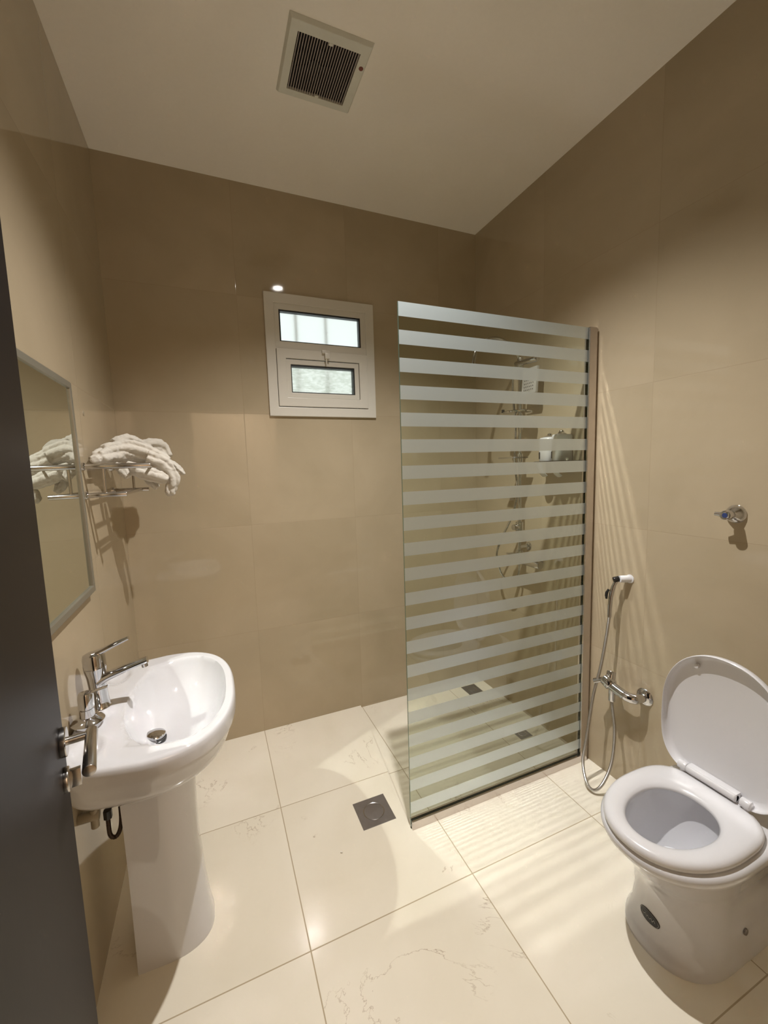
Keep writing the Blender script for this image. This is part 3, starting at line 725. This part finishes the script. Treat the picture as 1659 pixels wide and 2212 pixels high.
disp(-0.755, -0.672, 1.618, 'white soap dispenser with a chrome cap, nearer the shower column', (2.005, -0.7135, 1.4995))
disp(-0.818, -0.760, 1.628, 'white soap dispenser with a chrome cap, nearer the glass screen', (2.005, -0.789, 1.4995))

# ------------------------------------------------------------------ stop valve high on the right wall
sv = thing('wall_stop_valve', (W, -1.511, 1.297), 'chrome stop valve with a round flange alone on the right wall', 'valve')
vy, vz = -1.511, 1.297
mesh_obj('flange', *lathe_fixed((W, vy, vz), (-1, 0, 0), [(0, 0.031), (0.003, 0.032), (0.012, 0.029), (0.022, 0.021), (0.028, 0.014), (0.05, 0.013)], 40), m_chrome, sv)
mesh_obj('valve_handle', *join(cyl((W - 0.036, vy, vz), (W - 0.066, vy + 0.0, vz), 0.0165, 26, bev=0.002), tube([(W - 0.052, vy, vz), (W - 0.060, vy + 0.034, vz + 0.003)], [0.010, 0.0065], 14)), m_chrome, sv)
mesh_obj('colour_mark', *lathe_fixed((W - 0.066, vy, vz), (-1, 0, 0), [(-0.001, 0.009), (0.0012, 0.008)], 20), m_blue, sv)['label'] = 'blue cold-water mark'

# ------------------------------------------------------------------ bidet valve, hose and sprayer
bv_ = thing('angle_valve', (W, -1.20, 0.47), 'chrome two-way valve on the right wall beside the toilet', 'valve')
mesh_obj('flange', *lathe_fixed((W, -1.218, 0.475), (-1, 0, 0), [(0, 0.036), (0.003, 0.037), (0.010, 0.031), (0.016, 0.020)], 40), m_chrome, bv_)
mesh_obj('valve_body', *join(tube(smooth_path([(W - 0.008, -1.218, 0.475), (W - 0.035, -1.218, 0.475), (W - 0.058, -1.208, 0.475), (W - 0.070, -1.18, 0.478), (W - 0.073, -1.125, 0.490), (W - 0.073, -1.10, 0.498)], 5), [0.018] * 8 + [0.0205] * 18, 20),
          cyl((W - 0.073, -1.118, 0.490), (W - 0.073, -1.118, 0.424), 0.0145, 20, bev=0.001)), m_chrome, bv_)
mesh_obj('valve_handle', *join(cyl((W - 0.073, -1.115, 0.492), (W - 0.073, -1.078, 0.514), 0.028, 28, bev=0.004), tube(smooth_path([(W - 0.073, -1.085, 0.510), (W - 0.085, -1.065, 0.50), (W - 0.10, -1.045, 0.488)], 4), 0.015, 14, True, 1.2, 0.7, up=(0, 0, 1)),
          cyl((W - 0.073, -1.105, 0.50), (W - 0.050, -1.095, 0.545), 0.019, 20, bev=0.003)), m_chrome, bv_)
hh = thing('bidet_sprayer', (2.02, -1.11, 0.97), 'black-headed chrome bidet sprayer with a long steel hose hanging beside the toilet', 'bidet sprayer')
mesh_obj('spray_head', *cyl((2.006, -1.095, 0.970), (2.026, -1.106, 0.976), 0.0125, 24, bev=0.002), m_blackpl, hh)
mesh_obj('spray_handle', *tube(smooth_path([(2.022, -1.104, 0.974), (2.012, -1.094, 0.945), (2.004, -1.088, 0.90), (2.000, -1.086, 0.84), (1.999, -1.086, 0.80)], 5), [0.0085] * 6 + [0.0095] * 9 + [0.0085] * 6, 18), m_chrome, hh)
mesh_obj('trigger', *tube(smooth_path([(2.000, -1.078, 0.924), (1.993, -1.073, 0.905), (1.992, -1.074, 0.882)], 4), [0.007] * 3 + [0.009] * 4 + [0.007] * 2, 12, True, 1.0, 0.7), m_blackpl, hh)
mesh_obj('spray_hose', *hose([(1.999, -1.086, 0.805), (1.990, -1.080, 0.70), (1.975, -1.068, 0.56), (1.955, -1.050, 0.42), (1.925, -1.045, 0.22), (1.900, -1.050, 0.11), (1.887, -1.085, 0.035),
     (1.895, -1.120, 0.022), (1.925, -1.140, 0.065), (1.960, -1.150, 0.16), (1.985, -1.140, 0.29), (1.990, -1.120, 0.40), (1.990, -1.118, 0.424)], 0.0072, n=10), m_steel, hh)
hk = thing('sprayer_holder', (W, -1.128, 0.978), 'white plastic wall bracket holding the bidet sprayer', 'holder')
mesh_obj('bracket', *join(tube([(W, -1.130, 0.976), (2.022, -1.112, 0.976)], [0.016, 0.0145], 24), lathe_fixed((W, -1.131, 0.976), (-1, 0, 0), [(0, 0.019), (0.004, 0.019), (0.006, 0.016)], 24)), m_plast, hk)

# ------------------------------------------------------------------ toilet
TY = -1.617
tl_ = thing('toilet', (1.80, TY, 0), 'white ceramic floor-standing toilet with its lid raised against the right wall', 'toilet')
NT = 72
def egg(xf, xb, hw_, z, xc=None, nf=2.2, nb=2.6, dy=0.0, N=NT):
    xc = xf + (xb - xf) * 0.52 if xc is None else xc
    P = []
    for i in range(N):
        a = 2 * PI * i / N; c_, s_ = math.cos(a), math.sin(a)
        n_ = nf if c_ < 0 else nb
        r_ = (xc - xf) if c_ < 0 else (xb - xc)
        xx_ = xc + r_ * abs(c_) ** (2 / n_) * (1 if c_ > 0 else -1)
        tp = 1.0
        if nb == 8 and s_ > 0:
            q = min(1, max(0, (xx_ - 1.74) / 0.16)); tp = 1 - 0.20 * q * q * (3 - 2 * q)
        P.append((xx_, TY + dy + tp * hw_ * abs(s_) ** (2 / n_) * (1 if s_ > 0 else -1), z))
    return P
XB = 2.055
R_ = [egg(1.527, XB, 0.140, 0.0, 1.70, 2.3, 8), egg(1.527, XB, 0.140, 0.012, 1.70, 2.3, 8), egg(1.540, XB, 0.134, 0.028, 1.70, 2.3, 8), egg(1.553, XB, 0.128, 0.06, 1.70, 2.3, 8),
      egg(1.558, XB, 0.124, 0.12, 1.70, 2.3, 8), egg(1.552, XB, 0.126, 0.18, 1.70, 2.3, 8), egg(1.530, XB, 0.136, 0.235, 1.69, 2.2, 8), egg(1.492, XB, 0.150, 0.285, 1.68, 2.2, 8),
      egg(1.452, XB, 0.166, 0.330, 1.67, 2.2, 8), egg(1.430, XB, 0.176, 0.358, 1.67, 2.2, 8), egg(1.418, XB, 0.181, 0.370, 1.67, 2.2, 8), egg(1.413, XB, 0.184, 0.383, 1.67, 2.2, 8), egg(1.413, XB, 0.184, 0.394, 1.67, 2.2, 8),
      egg(1.419, XB - .004, 0.178, 0.401, 1.67, 2.2, 8), egg(1.43, XB - .012, 0.168, 0.404, 1.67, 2.2, 8),
      egg(1.478, 1.775, 0.122, 0.404, 1.64, 2.1, 2.3), egg(1.484, 1.768, 0.116, 0.398, 1.64, 2.1, 2.3), egg(1.482, 1.770, 0.118, 0.375, 1.64, 2.1, 2.3), egg(1.484, 1.768, 0.116, 0.33, 1.64), egg(1.505, 1.755, 0.103, 0.28, 1.64), egg(1.540, 1.735, 0.084, 0.235, 1.645), egg(1.585, 1.715, 0.056, 0.205, 1.65), egg(1.62, 1.69, 0.03, 0.196, 1.655)]
mesh_obj('toilet_bowl', *loft(R_), m_cer, tl_, sharp=50)
mesh_obj('water', *loft([egg(1.552, 1.728, 0.076, 0.2235, 1.645), egg(1.552, 1.728, 0.076, 0.2240, 1.645)]), m_water, tl_, smooth=False)
# seat ring: rounded section swept around the egg
def seat_ring(frac, z):     # frac 0 = outer, 1 = inner
    o_ = egg(1.413, 1.842, 0.170, z, 1.655, 2.15, 3.2); i_ = egg(1.470, 1.745, 0.102, z, 1.625, 2.05, 2.2)
    return [(a[0] * (1 - frac) + b_[0] * frac, a[1] * (1 - frac) + b_[1] * frac, z) for a, b_ in zip(o_, i_)]
SR = [seat_ring(0.04, 0.407), seat_ring(0.0, 0.412), seat_ring(0.0, 0.420), seat_ring(0.05, 0.4275), seat_ring(0.18, 0.4325), seat_ring(0.4, 0.434), seat_ring(0.65, 0.432), seat_ring(0.85, 0.427), seat_ring(0.96, 0.421), seat_ring(1.0, 0.414), seat_ring(0.97, 0.408)]
V_, F_ = loft(SR, False, False)
F_ += [((len(SR) - 1) * NT + j, (len(SR) - 1) * NT + (j + 1) % NT, (j + 1) % NT, j) for j in range(NT)]
seat = mesh_obj('seat', V_, F_, m_plast, tl_, sharp=70)
# lid: shallow dish standing up behind the seat
HX, HZ = 1.842, 0.452; LEAN = math.radians(1.5)
def lid_pt(u, v, d):        # u along the width, v up from the hinge, d towards the room
    v2 = v
    return (HX + v2 * math.sin(LEAN) - d * math.cos(LEAN), TY + u, HZ - 0.012 + v2 * math.cos(LEAN) + d * math.sin(LEAN))
LL, LW = 0.425, 0.178
def lid_ring(s, d):
    P = []
    for i in range(NT):
        a = 2 * PI * i / NT; c_, s_ = math.cos(a), math.sin(a)
        vc = 0.205
        n_ = 2.15 if c_ > 0 else 3.6
        r_ = (LL - vc) if c_ > 0 else (vc + 0.012)
        v = vc + r_ * s * abs(c_) ** (2 / n_) * (1 if c_ > 0 else -1)
        u = LW * s * abs(s_) ** (2 / n_) * (1 if s_ > 0 else -1)
        P.append(lid_pt(u, v, d))
    return P
LR = [lid_ring(0.90, -0.012), lid_ring(0.965, -0.009), lid_ring(0.993, -0.001), lid_ring(1.0, 0.012), lid_ring(1.0, 0.019), lid_ring(0.992, 0.0205), lid_ring(0.982, 0.019), lid_ring(0.977, 0.010), lid_ring(0.955, -0.001), lid_ring(0.90, -0.0055)]
lid = mesh_obj('toilet_lid', *loft(LR), m_plast, tl_, sharp=60)
for u_, v_ in ((0.085, 0.365), (-0.115, 0.335)):
    a_ = Vector(lid_pt(u_, v_, -0.006)); b_ = Vector(lid_pt(u_, v_, 0.006))
    mesh_obj('lid_bumper', *cyl(a_, b_, 0.008, 16, bev=0.0015), m_plast, lid)
hg = mesh_obj('hinge_bar', *join(cyl((HX - 0.018, TY + 0.082, 0.449), (HX - 0.018, TY - 0.062, 0.449), 0.0125, 26, bev=0.002), box(HX - 0.022, HX + 0.004, TY - 0.062, TY + 0.082, 0.436, 0.462)), m_plast, tl_, bevel=0.003)
for u_ in (0.096, -0.085):
    mesh_obj('hinge_knuckle', *join(cyl((HX - 0.016, TY + u_ + 0.0135, 0.449), (HX - 0.016, TY + u_ - 0.0135, 0.449), 0.0145, 10, bev=0.003), cyl((HX - 0.014, TY + u_, 0.449), (HX - 0.010, TY + u_, 0.404), 0.011, 16)), m_plast, tl_)
# maker's oval sticker on the front of the foot
def on_body(ang, z, off):
    """point on the lower body at height z"""
    if z < 0.12: f_ = (z - 0.06) / 0.06; xf, hw_ = 1.553 + 0.005 * f_, 0.128 - 0.004 * f_
    else: f_ = (z - 0.12) / 0.06; xf, hw_ = 1.558 - 0.006 * f_, 0.124 + 0.002 * f_
    xc = 1.70
    c_, s_ = math.cos(ang), math.sin(ang)
    n_ = 2.3
    x = xc - (xc - xf + off) * abs(c_) ** (2 / n_); y = TY + (hw_ + off) * abs(s_) ** (2 / n_) * (1 if s_ > 0 else -1)
    return Vector((x, y, z))
SA, SZc = 0.10, 0.090
def sticker(s, off, n_=36):
    return [on_body(SA + 0.215 * s * math.cos(2 * PI * i / n_) * 1.0, SZc + 0.0185 * s * math.sin(2 * PI * i / n_) + 0.0 , off) for i in range(n_)]
st = mesh_obj('sticker', *loft([sticker(1.0, 0.0002), sticker(1.0, 0.0014), sticker(0.96, 0.0018), sticker(0.5, 0.0022), sticker(0.05, 0.0024)]), m_blackpl, tl_)
st['label'] = 'black oval sticker with a silver script'
sq = smooth_path([on_body(SA + a_, SZc + h_, 0.0028) for a_, h_ in ((-0.13, -0.001), (-0.11, 0.005), (-0.09, -0.004), (-0.07, 0.003), (-0.04, -0.003), (-0.01, 0.003), (0.02, -0.003), (0.05, 0.003), (0.08, -0.002), (0.13, 0.001))], 5)
mesh_obj('script_mark', *join(tube(sq, 0.0006, 6), tube(smooth_path(sticker(0.9, 0.0024, 30) + [sticker(0.9, 0.0024, 30)[0]], 1), 0.0004, 5)), m_silver, st)
bp_ = Vector((1.775, TY - 0.1275, 0.088))
mesh_obj('fixing_hole', *lathe_fixed(bp_, (0, -1, 0.1), [(0.0, 0.010), (0.0035, 0.009), (0.0045, 0.005)], 20), m_drain, tl_)['label'] = 'dark fixing bolt in its side hole'

# ------------------------------------------------------------------ small marks
cr = mesh_obj('crumb', *tube([(0.768, -0.916, 0.003), (0.7755, -0.9205, 0.003)], [0.0026, 0.0022], 8), m_crumb, None, origin=(0.772, -0.918, 0))
tag(cr, 'tiny white crumb lying on the floor tile below the square drain', 'crumb')
hm = mesh_obj('wall_plug', *lathe_fixed((0.0, -0.5573, 1.7157), (1, 0, 0), [(0, 0.0085), (0.0015, 0.008), (0.002, 0.004)], 16), m_grime, None, origin=(0, -0.5573, 1.7157))
tag(hm, 'small brown screw plug on the left wall above the towel rack', 'screw plug')
